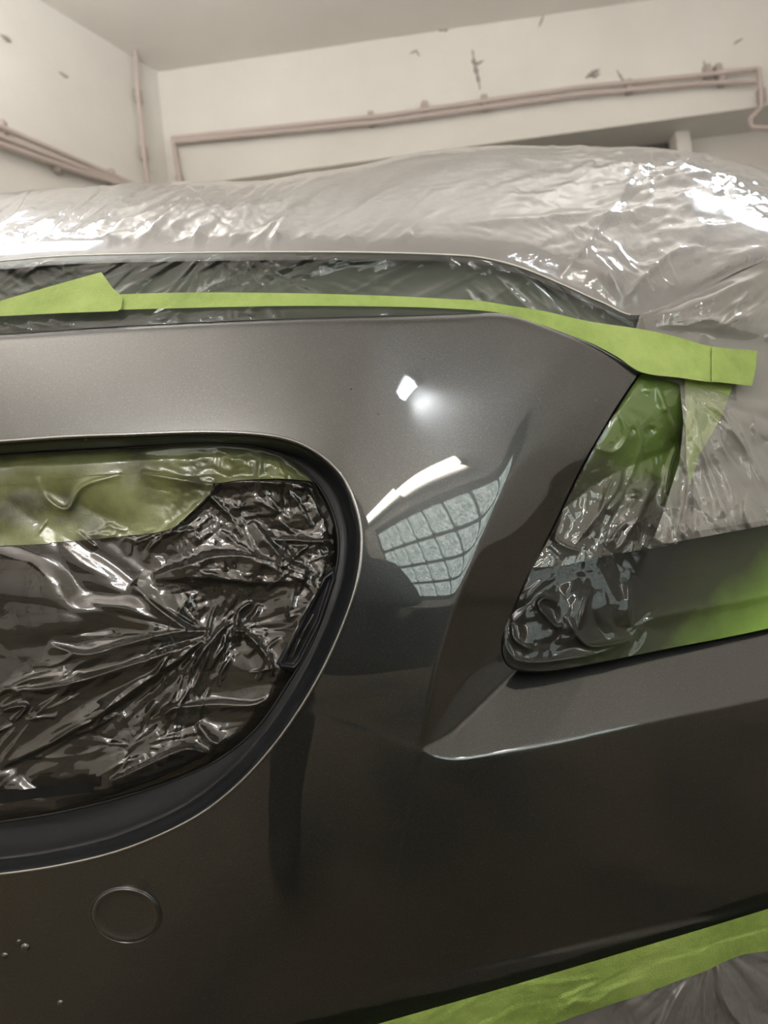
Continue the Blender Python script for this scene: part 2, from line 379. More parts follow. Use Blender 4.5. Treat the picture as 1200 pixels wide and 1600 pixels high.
for k, (dy, lab) in enumerate(((0, 'topmost of three sloping pipes on the left wall'), (15, 'middle one of three sloping pipes on the left wall'), (27, 'lowest of three sloping pipes on the left wall'))):
    conduit([(-160,129+dy*1.05),(0,198+dy),(110,245+dy*.7),(210,289+dy*.2),(232,300+dy*.1)], on_left, .05, lab, [(174,277)] if k == 1 else [(4,202)] if k == 0 else [(90, 258)])
# plaster cracks and scuffs on the far wall: raised slivers of flaking paint
SCUFF = mat('bare_plaster_mark', (.34,.30,.27), .9)
def scuff(pts, onf, parent, w=.008):
    P = resample(np.array([onf(np.array(float(x)), np.array(float(y)), .002) for x, y in pts]), 14)
    ww = w * np.sin(np.linspace(.15, math.pi-.1, 14)) * (1 + .6*np.sin(np.arange(14)*2.1))
    o = tube('plaster_crack', P, np.abs(ww)+.001, SCUFF, bpy.data.objects[parent], 6); return o
for pts, w in (([(738,78),(741,100),(746,118),(750,140)], .008), ([(736,95),(745,100),(756,94)], .006), ([(964,110),(972,124),(984,138)], .006), ([(1100,95),(1101,112),(1102,130)], .006),
               ([(915,122),(925,115),(937,108)], .010), ([(920,118),(930,120),(938,114)], .006), ([(666,50),(680,45),(697,48),(702,38)], .006), ([(640,84),(650,79),(656,88)], .004), ([(1146,70),(1150,66),(1161,60)], .004), ([(842,42),(847,30),(850,22)], .004)):
    scuff(pts, on_back, 'wall_back_over_door', w)
for pts, w in (([(92,112),(100,118),(107,121)], .006), ([(0,54),(3,56),(18,66)], .010)): scuff(pts, on_left, 'wall_left', w)
# ---------------------------------------------------------------- lamps
def lamp_tube(y0, y1, z, x, label, group, s=20):
    root = empty('fluorescent_lamp', (x, .5*(y0+y1), z), label, 'lamp', group); L = y1 - y0
    box('housing', (x+.045, .5*(y0+y1), z), (.05, L, .12), mat('lamp_housing', (.8,.8,.78), .4), root, bev=.006)
    tube('tube', [(x, y0+.03, z), (x, .5*(y0+y1), z), (x, y1-.03, z)], .036, emit('tube_glow', (1, .93, .82), s), root, 12)
    for yy in (y0+.02, y1-.02): box('socket', (x, yy, z), (.05, .03, .06), BLACK, root, bev=.004)
    a = bpy.data.lights.new('tube_light', 'AREA'); a.shape = 'RECTANGLE'; a.size = L; a.size_y = .05; a.energy = 8; a.color = (1, .93, .84)
    ao = bpy.data.objects.new('tube_light', a); C.objects.link(ao); ao.parent = root; ao.location = (x-.04, .5*(y0+y1), z)
    zz = Vector((1, 0, .25)).normalized(); xx = Vector((0, 1, 0)); yy = zz.cross(xx)
    ao.rotation_euler = Matrix((xx, yy, zz)).transposed().to_euler()
    adopt(root)
lamp_tube(-4.1, -2.52, 2.15, xr-.1, 'rear white tube lamp mirrored as the left half of the bright bar on the pillar', 'tube lamps above the block window')
lamp_tube(-2.50, -1.38, 2.11, xr-.1, 'front white tube lamp mirrored as the right half of the bright bar on the pillar', 'tube lamps above the block window')
def ceiling_lamp(x, y, label, energy, sx=.6, sy=.14, col=(.84,.92,1), s=8, z=None):
    z = (H if z is None else z) - .04
    root = empty('ceiling_lamp', (x, y, z), label, 'lamp')
    box('housing', (x, y, z), (sx+.06, sy+.06, .07), mat('lamp_housing', (.8,.8,.78), .4), root, bev=.006)
    box('diffuser', (x, y, z-.045), (sx, sy, .03), emit('panel_glow', col, s), root, bev=.006)
    a = bpy.data.lights.new('panel_light', 'AREA'); a.shape = 'RECTANGLE'; a.size = sx; a.size_y = sy; a.energy = energy; a.color = col
    ao = bpy.data.objects.new('panel_light', a); C.objects.link(ao); ao.parent = root; ao.location = (x, y, z-.07)
    if sx > .5:
        u = bpy.data.lights.new('ceiling_fill', 'AREA'); u.shape = 'RECTANGLE'; u.size = sx; u.size_y = sy; u.energy = energy * 2.5; u.color = (1, 1, 1)  # extra upward fill, added above the housing to brighten the ceiling
        uo = bpy.data.objects.new('ceiling_fill', u); C.objects.link(uo); uo.parent = root; uo.location = (x, y, z+.05); uo.rotation_euler = (math.pi, 0, 0)
    if z < H - .3: tube('suspension_rod', [(x, y, z), (x, y, (z+H)/2), (x, y, H)], .008, PIPEM, root, 8)
    adopt(root)
ceiling_lamp(2.1, -1.46, 'small cool white pendant lamp mirrored as a bright spot on the bumper', 7, .06, .26, z=2.83, s=60)
ceiling_lamp(-1.1, 1.6, 'cool white ceiling lamp near the sloping pipes of the left wall', 28, .8, .3, z=2.45)
ceiling_lamp(1.75, 1.9, 'cool white ceiling lamp over the hood of the masked car', 14, .7, .3, z=2.45)
def fill_uplight(x, y, z, label, energy):  # added standing lamp, out of view, put in to brighten the ceiling
    root = empty('fill_uplighter', (x, y, 0), label, 'lamp')
    box('base_plate', (x, y, .02), (.3, .3, .03), BLACK, root, bev=.006)
    tube('stand', [(x, y, .03), (x, y, z*.5), (x, y, z-.05)], .015, BLACK, root, 10)
    box('housing', (x, y, z-.03), (.9, .34, .05), BLACK, root, bev=.006)
    box('diffuser', (x, y, z), (.86, .30, .02), emit('fill_uplighter_glow', (1,.96,.92), 10), root, bev=.004)
    a = bpy.data.lights.new('ceiling_fill', 'AREA'); a.shape = 'RECTANGLE'; a.size = .86; a.size_y = .3; a.energy = energy; a.color = (1,.95,.9)
    ao = bpy.data.objects.new('ceiling_fill', a); C.objects.link(ao); ao.parent = root; ao.location = (x, y, z+.02); ao.rotation_euler = (math.pi, 0, 0)
    adopt(root)
ceiling_lamp(-1.2, -4.4, 'cool white ceiling lamp at the back of the room behind the photographer', 55, 1.3, .14, z=3.0)
fill_uplight(-1.8, -1.6, 1.9, 'added black standing fill lamp behind the photographer, unseen, washing the ceiling', 150)
fill_uplight(-.5, -4.3, 1.7, 'added black standing fill lamp against the rear wall, unseen, washing the ceiling', 100)
# ---------------------------------------------------------------- window of glass blocks in the side wall (seen mirrored in the paint)
GLASSM = emit('lit_glass_block', (.62,.74,.70), 4.6)
g = nd(GLASSM, 'ShaderNodeTexNoise', Scale=13, Detail=8, Distortion=2.5); lk(GLASSM, coords(GLASSM), g.inputs['Vector'])
lk(GLASSM, ramp(GLASSM, g.outputs['Fac'], [(.36, (.16,.22,.20)), (.5, (.5,.64,.59)), (.6, (1,1,1))]), GLASSM.node_tree.nodes['Principled BSDF'].inputs['Emission Color'])
wy0, wy1, wz0, wz1, ncol, nrow = -3.75, -.85, .45, 1.88, 8, 4
fr_ = struct(box('window_1', (xr-.01, .5*(wy0+wy1), .5*(wz0+wz1)), (.03, wy1-wy0+.16, wz1-wz0+.16), mat('dark_mortar', (.05,.055,.05), .8)))
pw, ph = (wy1-wy0)/ncol, (wz1-wz0)/nrow
bm = bmesh.new(); bmesh.ops.create_cube(bm, size=1)
for v in bm.verts: v.co = Vector((v.co.x*.05, v.co.y*(pw-.055), v.co.z*(ph-.055)))
bmesh.ops.bevel(bm, geom=bm.edges[:], offset=.012, segments=2, affect='EDGES')
pm = bpy.data.meshes.new('glass_block'); bm.to_mesh(pm); bm.free(); pm.materials.append(GLASSM)
for i in range(ncol):
    for j in range(nrow):
        o = bpy.data.objects.new('glass_block', pm); C.objects.link(o); o.parent = fr_; o.location = (xr-.03, wy0+(i+.5)*pw, wz0+(j+.5)*ph)
# ---------------------------------------------------------------- the car
car = empty('car', (0, 1.4, 0), 'dark metallic grey car front end, masked and freshly sprayed', 'car')
GOc = np.vstack([GO, [(-800, 1392)]]); 
outer = np.vstack([TE, HL[1:], BE[::-1]])
bumper = region('bumper', bumperY, outer, [GO], 3.0, PAINT, car)
# opening surround: lip bead, dark inset band
def surY(px, py):
    d, _, _, _, _ = pdist(px, py, GO); return base(px, py) + .022 * sstep(0, 26, d) + .010 * sstep(10, 90, d)
ribbon('grille_surround', GO, GI, lambda x, y: surY(x, y), PAINT_TRIM, car, 420, 18)
LIP = mat('painted_lip_highlight', (.20,.20,.20), .18, 1.0, 1.0, .02)  # brighter metal than the paint: the lip's lamp highlight is put into the colour
P = resample(GO, 420); tube('grille_lip', at(P[:,0], P[:,1], base(P[:,0], P[:,1]) - .0009), .0013, LIP, car, 10)
P = resample(GI, 380); tube('inner_lip', at(P[:,0], P[:,1], surY(P[:,0], P[:,1]) - .0004), .0008, PAINT_TRIM, car, 8)
# radiator grille behind the film
grille = region('radiator_grille', lambda x, y: base(x, y) + .075, GI, [], 14, BLACK, car)
for i, yy in enumerate(range(740, 1300, 46)):
    xs = np.linspace(-790, 560, 90); yl = yy + 0*xs
    m = inside(xs, yl, GI)
    if m.sum() < 4: continue
    xs, yl = xs[m], yl[m]; tube('slat', at(xs, yl, base(xs, yl) + .062), .006, BLACK, grille, 8)
# headlight recess edge, lens
def lampY(px, py, d=.006):
    r = recess(px, py); return base(px, py) + np.minimum(r, .034 + 0*r) + d
hp = np.vstack([HL, [(1550, 520), (1065, 560)]])
Pn = resample(HL, 260); 
def retY(x, y): return bumperY(x, y)
n_in = Pn.copy(); cen = np.array([980., 900.])
Vr = [at(Pn[:,0], Pn[:,1], bumperY(Pn[:,0], Pn[:,1])), at(Pn[:,0], Pn[:,1], bumperY(Pn[:,0], Pn[:,1]) + .003), at(Pn[:,0], Pn[:,1], bumperY(Pn[:,0], Pn[:,1]) + .03)]
mesh_np('headlight_seam', np.concatenate(Vr), quads(3, 260), BLACK, car)
LENS = mat('headlight_lens', (.055,.05,.045), .3, spec=.2)
region('headlight_lens', lambda x, y: lampY(x, y, .026), hp, [], 7, LENS, car)
# bonnet: front face above the gap and top surface
def gapY(px, py):
    te = yat(TE, px); return base(px, py) + .004 + .012 * sstep(0, 110, te - py)
def heP(px): return yat(HE, px)
UNDER = mat('hood_face_paint', (.036,.044,.034), .6, spec=.2)  # dull dark green-grey of the hood's front face
face_poly = np.vstack([HE[HE[:,0] <= 1001], TE[::-1]])
def dn(c, k): c = c.copy(); c[:,1] += k; return c
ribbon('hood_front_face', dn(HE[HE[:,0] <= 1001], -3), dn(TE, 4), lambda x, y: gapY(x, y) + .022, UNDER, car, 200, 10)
def hood_grid(dx, nphi, off, x0=-800, x1=1550, wr=None, nback=14, drop=0):
    xs = np.arange(x0, x1 + dx, dx).astype(float); ph_ = np.linspace(0, math.pi/2, nphi)
    he, si = heP(xs), yat(SIL, xs)
    si = np.minimum(si, he - 40)
    t = np.sin(ph_)[:, None]
    PY = he[None] * (1 - t) + si[None] * t + drop; PX = np.broadcast_to(xs[None], PY.shape)
    Y0 = base(xs, he) + .016
    YY = Y0[None] + .30 * (1 - np.cos(ph_))[:, None] + .05 * t
    P = at(PX, PY, YY)
    # beyond the crest: the sheet runs on towards the windscreen
    last = P[-1]; rows = [last + np.array([0, k*.045, -.0007*k*k + (-.012*k if k else 0)]) for k in range(1, nback)]
    P = np.concatenate([P, np.stack(rows)]) 
    du, dv = np.gradient(P, axis=1), np.gradient(P, axis=0); n = np.cross(du, dv); n /= np.linalg.norm(n, axis=-1)[..., None] + 1e-12
    s = np.where((n[..., 1] * 1 - n[..., 2] * .8) > 0, -1, 1)[..., None]; n = n * s
    h = np.full(P.shape[:2], off)
    if wr is not None: h[:nphi] += wr(PX, PY) * sstep(0, .16, t); h[nphi:] += (wr(PX[-1:], PY[-1:]))
    P = P + n * h[..., None]
    return P
Ph = hood_grid(12, 40, -.007)
mesh_np('hood', Ph.reshape(-1, 3), quads(Ph.shape[0], Ph.shape[1]), PAINT, car)
FEN = mat('fender_primer_grey', (.14,.135,.12), .5)
region('fender', lambda x, y: gapY(x, y) + .018, np.array([(1004,494),(1100,454),(1200,407),(1550,282),(1550,740),(1300,795),(1200,812),(1120,825),(1085,830),(1082,720),(1078,640),(1076,600),(1020,560)]), [], 10, FEN, car)
# sensor cap and blisters in the lower paint
cx, cy, ra, rb = 197., 1430., 55., 43.
def ellipse(k, n=72):
    a = np.linspace(0, 2*math.pi, n, endpoint=False); c, s = math.cos(.12), math.sin(.12)
    return np.stack([cx + k*(ra*np.cos(a)*c - rb*np.sin(a)*s), cy + k*(ra*np.cos(a)*s + rb*np.sin(a)*c)], -1)
rings = []
for k, dz in ((0.02, -.0010), (.25, -.0011), (.45, -.0014), (.62, -.0018), (.76, -.0016), (.85, -.0024), (.92, -.0028), (.97, -.0020), (1.0, .0008)):
    e = ellipse(k); rings.append(at(e[:,0], e[:,1], bumperY(e[:,0], e[:,1]) + dz))
mesh_np('parking_sensor', np.concatenate(rings), quads(9, 72, wrap=True), PAINT, bumper)
e = ellipse(1.0); tube('sensor_ring', at(e[:,0], e[:,1], bumperY(e[:,0], e[:,1]) - .0002), .0007, PAINT, bumper, 8, closed=True)
for (bx, by, br) in ((40,1480,8), (8,1493,6), (95,1567,6), (30,1471,4), (548,607,2.5), (591,647,2.2), (843,624,2.2), (932,626,2.5), (662,560,2.2)):
    bm = bmesh.new(); bmesh.ops.create_icosphere(bm, subdivisions=2, radius=1)
    p = at(np.array(float(bx)), np.array(float(by)), bumperY(np.array([float(bx)]), np.array([float(by)]))[0]); r = br * .5 / 1200
    for v in bm.verts: v.co = Vector(p) + Vector((v.co.x*r, v.co.y*r*.5, v.co.z*r))
    me = bpy.data.meshes.new('paint_blister'); bm.to_mesh(me); bm.free(); put('paint_blister', me, PAINT, bumper)
# ---------------------------------------------------------------- film over the bonnet and wing
def win(px, py, cx, cy, rx, ry): return np.exp(-((px-cx)/rx)**2 - ((py-cy)/ry)**2)
def topW(px, py):
    h = .0060 * crumple(px, py, 190, 3, 2, .45, -.10, 3.0)
    left = win(px, py, 280, 350, 260, 70); right = win(px, py, 1040, 330, 260, 130); mid = win(px, py, 600, 350, 200, 60)
    h = h + .0034 * (left + .10 + .25*mid) * crumple(px, py, 34, 11, 3, .5, -.62, 5.0)
    h = h + .0040 * (right + .05) * crumple(px, py, 44, 21, 3, .55, -.12, 3.6)
    h = h + .0010 * (right + left + .1) * crumple(px, py, 15, 25, 2, .5, .5, 1.4)
    for pts, w, a in (([(830,432),(880,460),(930,500)], 6, .004), ([(960,480),(1040,410),(1100,395)], 6, .006), ([(1000,500),(1100,440),(1200,395)], 9, .010), ([(870,440),(960,330),(1010,250)], 5, .004),
                      ([(700,356),(800,352),(980,350),(1200,332)], 9, .005), ([(930,310),(1060,300),(1200,285)], 8, .004), ([(1010,380),(1090,372),(1200,352)], 10, .005), ([(990,290),(1010,270),(1012,240)], 4, .003)):
        h = h + fold(px, py, pts, w, a)
    h = h + creases(px, py, 46, 5, 290, 355, 110, 26, -.62, .22, 50, 150, 2.6, .0020) + creases(px, py, 30, 6, 60, 385, 70, 14, -.3, .5, 30, 90, 2.4, .0016)
    h = h + creases(px, py, 60, 7, 1040, 310, 90, 42, -.12, .22, 50, 190, 3, .0026) + creases(px, py, 26, 8, 1000, 290, 55, 40, 1.1, .9, 15, 50, 2.2, .0018)
    h = h + creases(px, py, 26, 9, 930, 440, 70, 30, .75, .3, 40, 120, 2.6, .0020) + creases(px, py, 16, 10, 640, 330, 140, 40, -.5, .3, 40, 110, 2.4, .0012)
    return h
hf = empty('masking_film', (.2, .8, .95), 'large clear plastic film draped over the hood and right wing', 'plastic film')
Pf = hood_grid(3, 120, 0.0, wr=topW)
mesh_np('top_sheet', Pf.reshape(-1, 3), quads(Pf.shape[0], Pf.shape[1]), FILM_HOOD, hf)
def frontW(px, py):
    h = .0011 * crumple(px, py, 15, 31, 2, .5, -.50, 11) * sstep(900, 300, px) + .0011 * crumple(px, py, 15, 33, 2, .5, .70, 9) * sstep(500, 850, px)
    h = h + .003 * radial(px, py, 330, 380, 6, 4, 30, 380) + .002 * radial(px, py, -40, 478, 7, 5, 20, 220)
    for pts, w, a in (([(795,412),(850,450),(905,500)], 3, .004), ([(830,418),(880,455),(915,502)], 3, .003), ([(750,460),(758,478)], 3, .003)): h = h - fold(px, py, pts, w, a)
    h = h + creases(px, py, 60, 15, 350, 430, 230, 22, -.5, .14, 60, 190, 1.7, .0016) + creases(px, py, 24, 16, 60, 440, 60, 22, .45, .2, 50, 140, 1.7, .0016) + creases(px, py, 26, 17, 850, 460, 60, 22, .75, .12, 50, 130, 1.8, .0018)
    return -h
fpoly = np.vstack([HE[HE[:,0] <= 1001], dn(TE, -1)[::-1]])
def frontY(px, py):
    te, he = yat(TE, px), heP(px); k = sstep(0, 1, np.clip((te - py) / np.maximum(te - he, 1), 0, 1))
    edge = sstep(0, 14, te - py) * sstep(0, 12, py - he)
    return gapY(px, py) * (1 - k) + (base(px, he) + .016) * k + frontW(px, py) * edge
FILM_FRONT = film('film_over_gap', (.93,.95,.93), (.40,.42,.38), .05, .06, 1.30, .35, .0005, 60, (1,1,1))
region('front_sheet', frontY, fpoly, [], 2.5, FILM_FRONT, hf)
FP = np.array([(1000,492),(1100,452),(1200,405),(1550,280),(1550,745),(1300,800),(1200,820),(1120,835),(1040,850),(1022,840),(1040,790),(1062,720),(1068,660),(1062,600),(1010,585),(985,540)])
def fenW(px, py):
    h = .010 * crumple(px, py, 170, 41, 2, .45, .2, 1.4) + .002 * crumple(px, py, 40, 44, 3, .5, -.5, 2.5)
    h = h + .006 * radial(px, py, 1010, 505, 2.6, 7, 45, 420) + .004 * radial(px, py, 1066, 606, 3, 8, 40, 330)
    for pts, w, a in (([(1000,505),(1080,470),(1200,425)], 6, .008), ([(1005,512),(1100,500),(1200,440)], 6, .006), ([(1070,590),(1130,650),(1200,760)], 5, .008), ([(1078,600),(1100,720),(1145,830)], 4, .006), ([(1110,700),(1140,760),(1150,830)], 4, .005),
                      ([(1060,700),(1075,760),(1060,840)], 4, .006), ([(1020,545),(1100,500),(1160,520)], 5, .005)):
        h = h + fold(px, py, pts, w, a)
    h = h + creases(px, py, 26, 25, 1110, 800, 55, 26, 1.35, .25, 25, 90, 3, .0045) + creases(px, py, 22, 26, 1120, 480, 55, 36, -.55, .2, 60, 170, 3, .0035) + creases(px, py, 16, 27, 1110, 680, 40, 60, 1.1, .25, 60, 160, 3, .003)
    low = sstep(760, 830, py + (px-1040)*.18) * .6
    dt, _, _, _, _ = pdist(px, py, np.array([(985,540),(1060,560),(1180,577)])); h = h * sstep(28, 70, dt)
    return -h - low * .006 * crumple(px, py, 26, 47, 3, .55, 1.25, 2.2)
FILM_FEN = film('film_over_wing', (.92,.92,.92), (.43,.41,.385), .30, .09, 1.45, .4, .0006, 60)
region('wing_sheet', lambda x, y: gapY(x, y) + .010*sstep(0, 60, y - heP(x)) + fenW(x, y)*sstep(-2, 26, y - heP(x)), FP, [], 2.5, FILM_FEN, hf)
xe = np.linspace(-790, 985, 340); ye = heP(xe)
tube('edge_highlight', at(xe, ye, base(xe, ye) + .0150), .0007, mat('painted_edge_highlight', (.55,.54,.5), .25, spec=.8), hf, 8)  # pale added bead paints in the light caught along the film edge
adopt(hf)
# ---------------------------------------------------------------- films and tapes inside the grille opening
def grW(px, py):
    h = .009 * crumple(px, py, 230, 51, 2, .5, .35, 1.7)
    mess = sstep(180, 330, px) * sstep(1010, 900, py)
    h = h + .0034 * mess * crumple(px, py, 62, 53, 3, .55, .25, 1.5) + .0012 * mess * crumple(px, py, 17, 55, 2, .5, 1.0, 1.8)
    low = sstep(960, 1030, py)
    h = h + .0030 * low * crumple(px, py, 90, 57, 3, .5, -.35, 2.2)
    h = h + .006 * radial(px, py, 332, 992, 2.6, 9, 45, 380, 2.75, 1.2) + .004 * radial(px, py, 332, 992, 2.2, 12, 45, 260, -.6, 1.0)
    h = h + .002 * radial(px, py, 215, 1165, 2.5, 19, 25, 130)
    for pts, w, a, s in (([(240,900),(300,880),(345,868),(400,872),(480,898)], 5, .006, 1), ([(238,905),(330,903),(400,910),(485,905)], 5, .005, -1),
                      ([(205,912),(245,950),(292,986)], 5, .007, -1), ([(75,1005),(130,1022),(190,1008),(260,990),(330,985)], 3, .007, 1), ([(0,1076),(60,1076),(130,1062),(200,1040),(320,1000)], 3, .007, 1),
                      ([(0,1200),(120,1140),(200,1085),(320,1000)], 3, .006, -1), ([(170,1222),(215,1202),(290,1170),(330,1180)], 3, .008, 1), ([(430,1070),(470,970),(522,888)], 4, .008, -1), ([(445,1045),(500,940)], 3, .006, 1),
                      ([(360,985),(385,990),(420,1030),(425,1058)], 4, .006, 0), ([(250,1110),(330,1100),(400,1100),(440,1075)], 3, .005, 1), ([(308,1130),(330,1160),(352,1165)], 3, .006, -1),
                      ([(395,812),(440,870),(486,894)], 4, .006, 1), ([(430,842),(510,848)], 3, .005, 0), ([(320,758),(380,752),(490,757)], 3, .006, 1), ([(60,745),(75,780),(105,795),(130,760),(190,742)], 4, .003, 0),
                      ([(220,735),(240,742),(330,757)], 4, .005, 1), ([(0,1110),(40,1104),(20,1130)], 4, .006, 0), ([(230,860),(330,770),(345,740)], 4, .004, 0), ([(372,1010),(372,960),(395,940)], 3, .005, 0)):
        h = h + fold(px, py, pts, w, a*1.35, s)
    h = h + creases(px, py, 44, 35, 430, 815, 60, 60, .75, .6, 25, 90, 2, .0032) + creases(px, py, 34, 36, 310, 1030, 36, 30, 2.0, .25, 30, 90, 1.8, .0028)
    h = h + creases(px, py, 30, 37, 90, 1120, 90, 50, -.45, .2, 50, 160, 2, .0024) + creases(px, py, 22, 38, 210, 832, 70, 10, -.4, .5, 15, 50, 1.8, .0022) + creases(px, py, 20, 39, 470, 960, 30, 60, -1.1, .5, 20, 70, 2, .0035)
    d, _, _, _, _ = pdist(px, py, GI)
    return h * sstep(0, 22, d)
def grY(px, py):
    d, _, _, _, _ = pdist(px, py, GI)
    return surY(px, py) * 0 + base(px, py) + .034 + .012 * sstep(0, 120, d) - grW(px, py)
gf = region('masking_film', grY, GI, [], 2.0, FILM_DARK, None)
tag(gf, 'wrinkled glossy black film pressed into the rounded grille opening', 'plastic film')
up1 = np.vstack([dn(GI[(GI[:,1] < 760) & (GI[:,0] < 505)], 1), cr([(488,752),(440,748),(380,750),(330,755),(280,747),(225,740),(150,742),(60,752),(0,758),(-800,790)])])
lo1 = np.array(list(map(tuple, cr([(-800,760),(0,745),(60,742),(150,735),(225,733),(280,741),(330,750),(325,775),(300,800),(262,828),(190,838),(120,845),(60,849),(0,853),(-800,885)]))))
t = region('tape_strip', lambda x, y: grY(x, y) - .0016, up1, [], 2.5, TAPE_WET, None); tag(t, 'upper sprayed green tape strip along the top of the grille opening', 'masking tape')
t = region('tape_strip', lambda x, y: grY(x, y) - .0008, lo1, [], 2.5, TAPE_WET, None); tag(t, 'lower wide sprayed green tape strip ending above the black grille film', 'masking tape')
bb = np.array([(-800,1262),(0,1238),(140,1221),(147,1226),(146,1238),(60,1247),(0,1256),(-800,1283)])
region('bottom_bar', lambda x, y: base(x, y) + .023 + .0001*(y-1240), bb, [], 3, PAINT_TRIM, car)
sb = np.array([(524,884),(503,900),(470,965),(431,1036),(436,1046),(462,1050),(474,1036),(505,975),(528,905)])
def sbY(x, y):
    d, _, _, _, _ = pdist(x, y, np.vstack([sb, sb[:1]])); return base(x, y) + .026 - .0035*sstep(0, 5, d) + .0025*sstep(7, 12, d)
region('inner_bar', sbY, sb, [], 1.5, PAINT_TRIM, car)
# ---------------------------------------------------------------- film and tape in the headlight opening
FA = np.vstack([cr([(1001,583),(962,642),(908,737),(865,827),(833,887)]), [(880,884),(960,866),(1058,850),(1078,800),(1074,700),(1068,585)]])
def lwW(px, py):
    h = .0024 * crumple(px, py, 150, 61, 2, .5, -.9, 1.7)
    low = sstep(740, 800, py + (980-px)*.15)
    h = h + .0022 * low * crumple(px, py, 44, 63, 2, .55, -1.0, 2.2) + .0012 * crumple(px, py, 30, 67, 2)
    for pts, w, a, s in (([(965,642),(978,680),(960,706),(930,700)], 3, .004, 0), ([(972,730),(960,770),(900,850),(895,865)], 3, .006, 1), ([(1028,745),(1010,780),(985,830),(960,865)], 4, .008, 1), ([(1036,760),(1050,800),(1040,850)], 4, .006, -1),
                         ([(990,655),(1000,700),(975,765)], 3, .003, 0), ([(1025,600),(1040,640),(1062,690)], 4, .005, 0), ([(935,690),(900,760),(858,835)], 3, .003, 1), ([(862,832),(875,850),(905,862)], 4, .006, 0), ([(1060,690),(1045,730),(1035,790)], 3, .006, 0), ([(1000,590),(985,620),(945,665)], 3, .003, 1)):
        h = h + fold(px, py, pts, w, a, s)
    h = h + creases(px, py, 13, 45, 975, 815, 36, 30, -1.1, .25, 25, 80, 2, .003) * sstep(1040, 1015, px)
    for (x, y, r, a) in ((1016,672,7,-.004), (988,672,4,-.003), (968,640,5,.003), (1013,609,8,.003), (990,772,9,.005), (1040,640,5,.003)): h = h + a * win(px, py, x, y, r, r*.8)
    d, _, _, _, _ = pdist(px, py, HL); return h * sstep(0, 14, d)
fa = region('masking_film', lambda x, y: lampY(x, y, .008) - lwW(x, y), FA, [], 2.0, FILM_LAMP, None)
tag(fa, 'wet glossy film pressed into the upper part of the headlight opening', 'plastic film')
FG = np.vstack([cr([(1001,585),(964,642),(912,735),(872,820),(868,850)]), cr([(890,845),(930,820),(960,838),(1000,815),(1040,830),(1070,822)]), [(1070,587)]])
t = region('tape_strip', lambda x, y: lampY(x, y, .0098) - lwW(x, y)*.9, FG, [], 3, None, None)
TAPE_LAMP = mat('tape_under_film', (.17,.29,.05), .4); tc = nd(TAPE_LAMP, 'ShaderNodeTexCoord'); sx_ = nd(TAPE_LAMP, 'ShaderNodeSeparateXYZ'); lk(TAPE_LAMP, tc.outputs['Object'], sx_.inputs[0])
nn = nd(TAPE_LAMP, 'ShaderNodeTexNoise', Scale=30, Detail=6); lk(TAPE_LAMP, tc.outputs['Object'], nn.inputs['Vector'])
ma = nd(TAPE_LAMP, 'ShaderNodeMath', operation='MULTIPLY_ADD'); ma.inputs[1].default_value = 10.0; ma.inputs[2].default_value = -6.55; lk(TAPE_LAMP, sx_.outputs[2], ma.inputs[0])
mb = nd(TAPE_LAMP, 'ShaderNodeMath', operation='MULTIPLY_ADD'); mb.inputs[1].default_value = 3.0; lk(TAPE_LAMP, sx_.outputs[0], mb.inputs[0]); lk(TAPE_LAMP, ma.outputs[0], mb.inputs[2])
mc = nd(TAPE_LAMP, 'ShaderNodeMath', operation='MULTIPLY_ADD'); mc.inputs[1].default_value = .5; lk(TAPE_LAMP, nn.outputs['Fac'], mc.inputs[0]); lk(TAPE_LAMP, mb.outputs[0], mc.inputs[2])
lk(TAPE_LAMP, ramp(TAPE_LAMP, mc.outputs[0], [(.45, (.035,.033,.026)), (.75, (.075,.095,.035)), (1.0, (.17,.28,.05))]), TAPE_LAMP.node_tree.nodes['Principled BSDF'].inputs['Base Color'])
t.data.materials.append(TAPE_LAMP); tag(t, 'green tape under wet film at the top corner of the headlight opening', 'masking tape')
# wide band across the bottom of the headlight
BT = cr([(836,893),(870,884),(940,868),(1000,857),(1100,838),(1200,820),(1550,748)])
BB = cr([(787,985),(786,1018),(795,1038),(815,1047),(850,1048),(880,1045),(950,1032),(1050,1012),(1200,982),(1550,902)])
BP = np.vstack([BT, BB[::-1], cr([(787,985),(803,950),(832,888)])])
def bandW(px, py):
    ms = win(px, py, 905, 965, 85, 60)
    h = .0060 * ms * crumple(px, py, 52, 71, 2, .55, -.9, 1.6) + .0010 * crumple(px, py, 60, 73, 2, .5, -.2, 4)
    for pts, w, a, s in (([(984,985),(1020,965),(1080,952),(1200,930),(1550,860)], 5, .0045, 1), ([(872,940),(850,935),(842,948),(868,978),(880,975)], 4, .005, 0), ([(885,960),(900,990),(925,1010),(985,1000)], 4, .005, 0), ([(905,985),(915,940),(925,920)], 3, .004, 0), ([(983,910),(983,980)], 3, .004, 1), ([(800,975),(805,1000),(830,1015)], 4, .004, 0), ([(790,985),(796,1020),(830,1035),(930,1022),(985,1000)], 5, .003, 0)):
        h = h + fold(px, py, pts, w, a, s)
    return h
BAND = mat('overspray_tape', (.2,.34,.04), .5, coat=.6, coat_r=.06, spec=.05)
tc = nd(BAND, 'ShaderNodeTexCoord'); sx_ = nd(BAND, 'ShaderNodeSeparateXYZ'); lk(BAND, tc.outputs['Object'], sx_.inputs[0])
nn = nd(BAND, 'ShaderNodeTexNoise', Scale=25, Detail=4); lk(BAND, tc.outputs['Object'], nn.inputs['Vector'])
ma = nd(BAND, 'ShaderNodeMath', operation='MULTIPLY'); ma.inputs[1].default_value = 3.4; lk(BAND, sx_.outputs[0], ma.inputs[0])
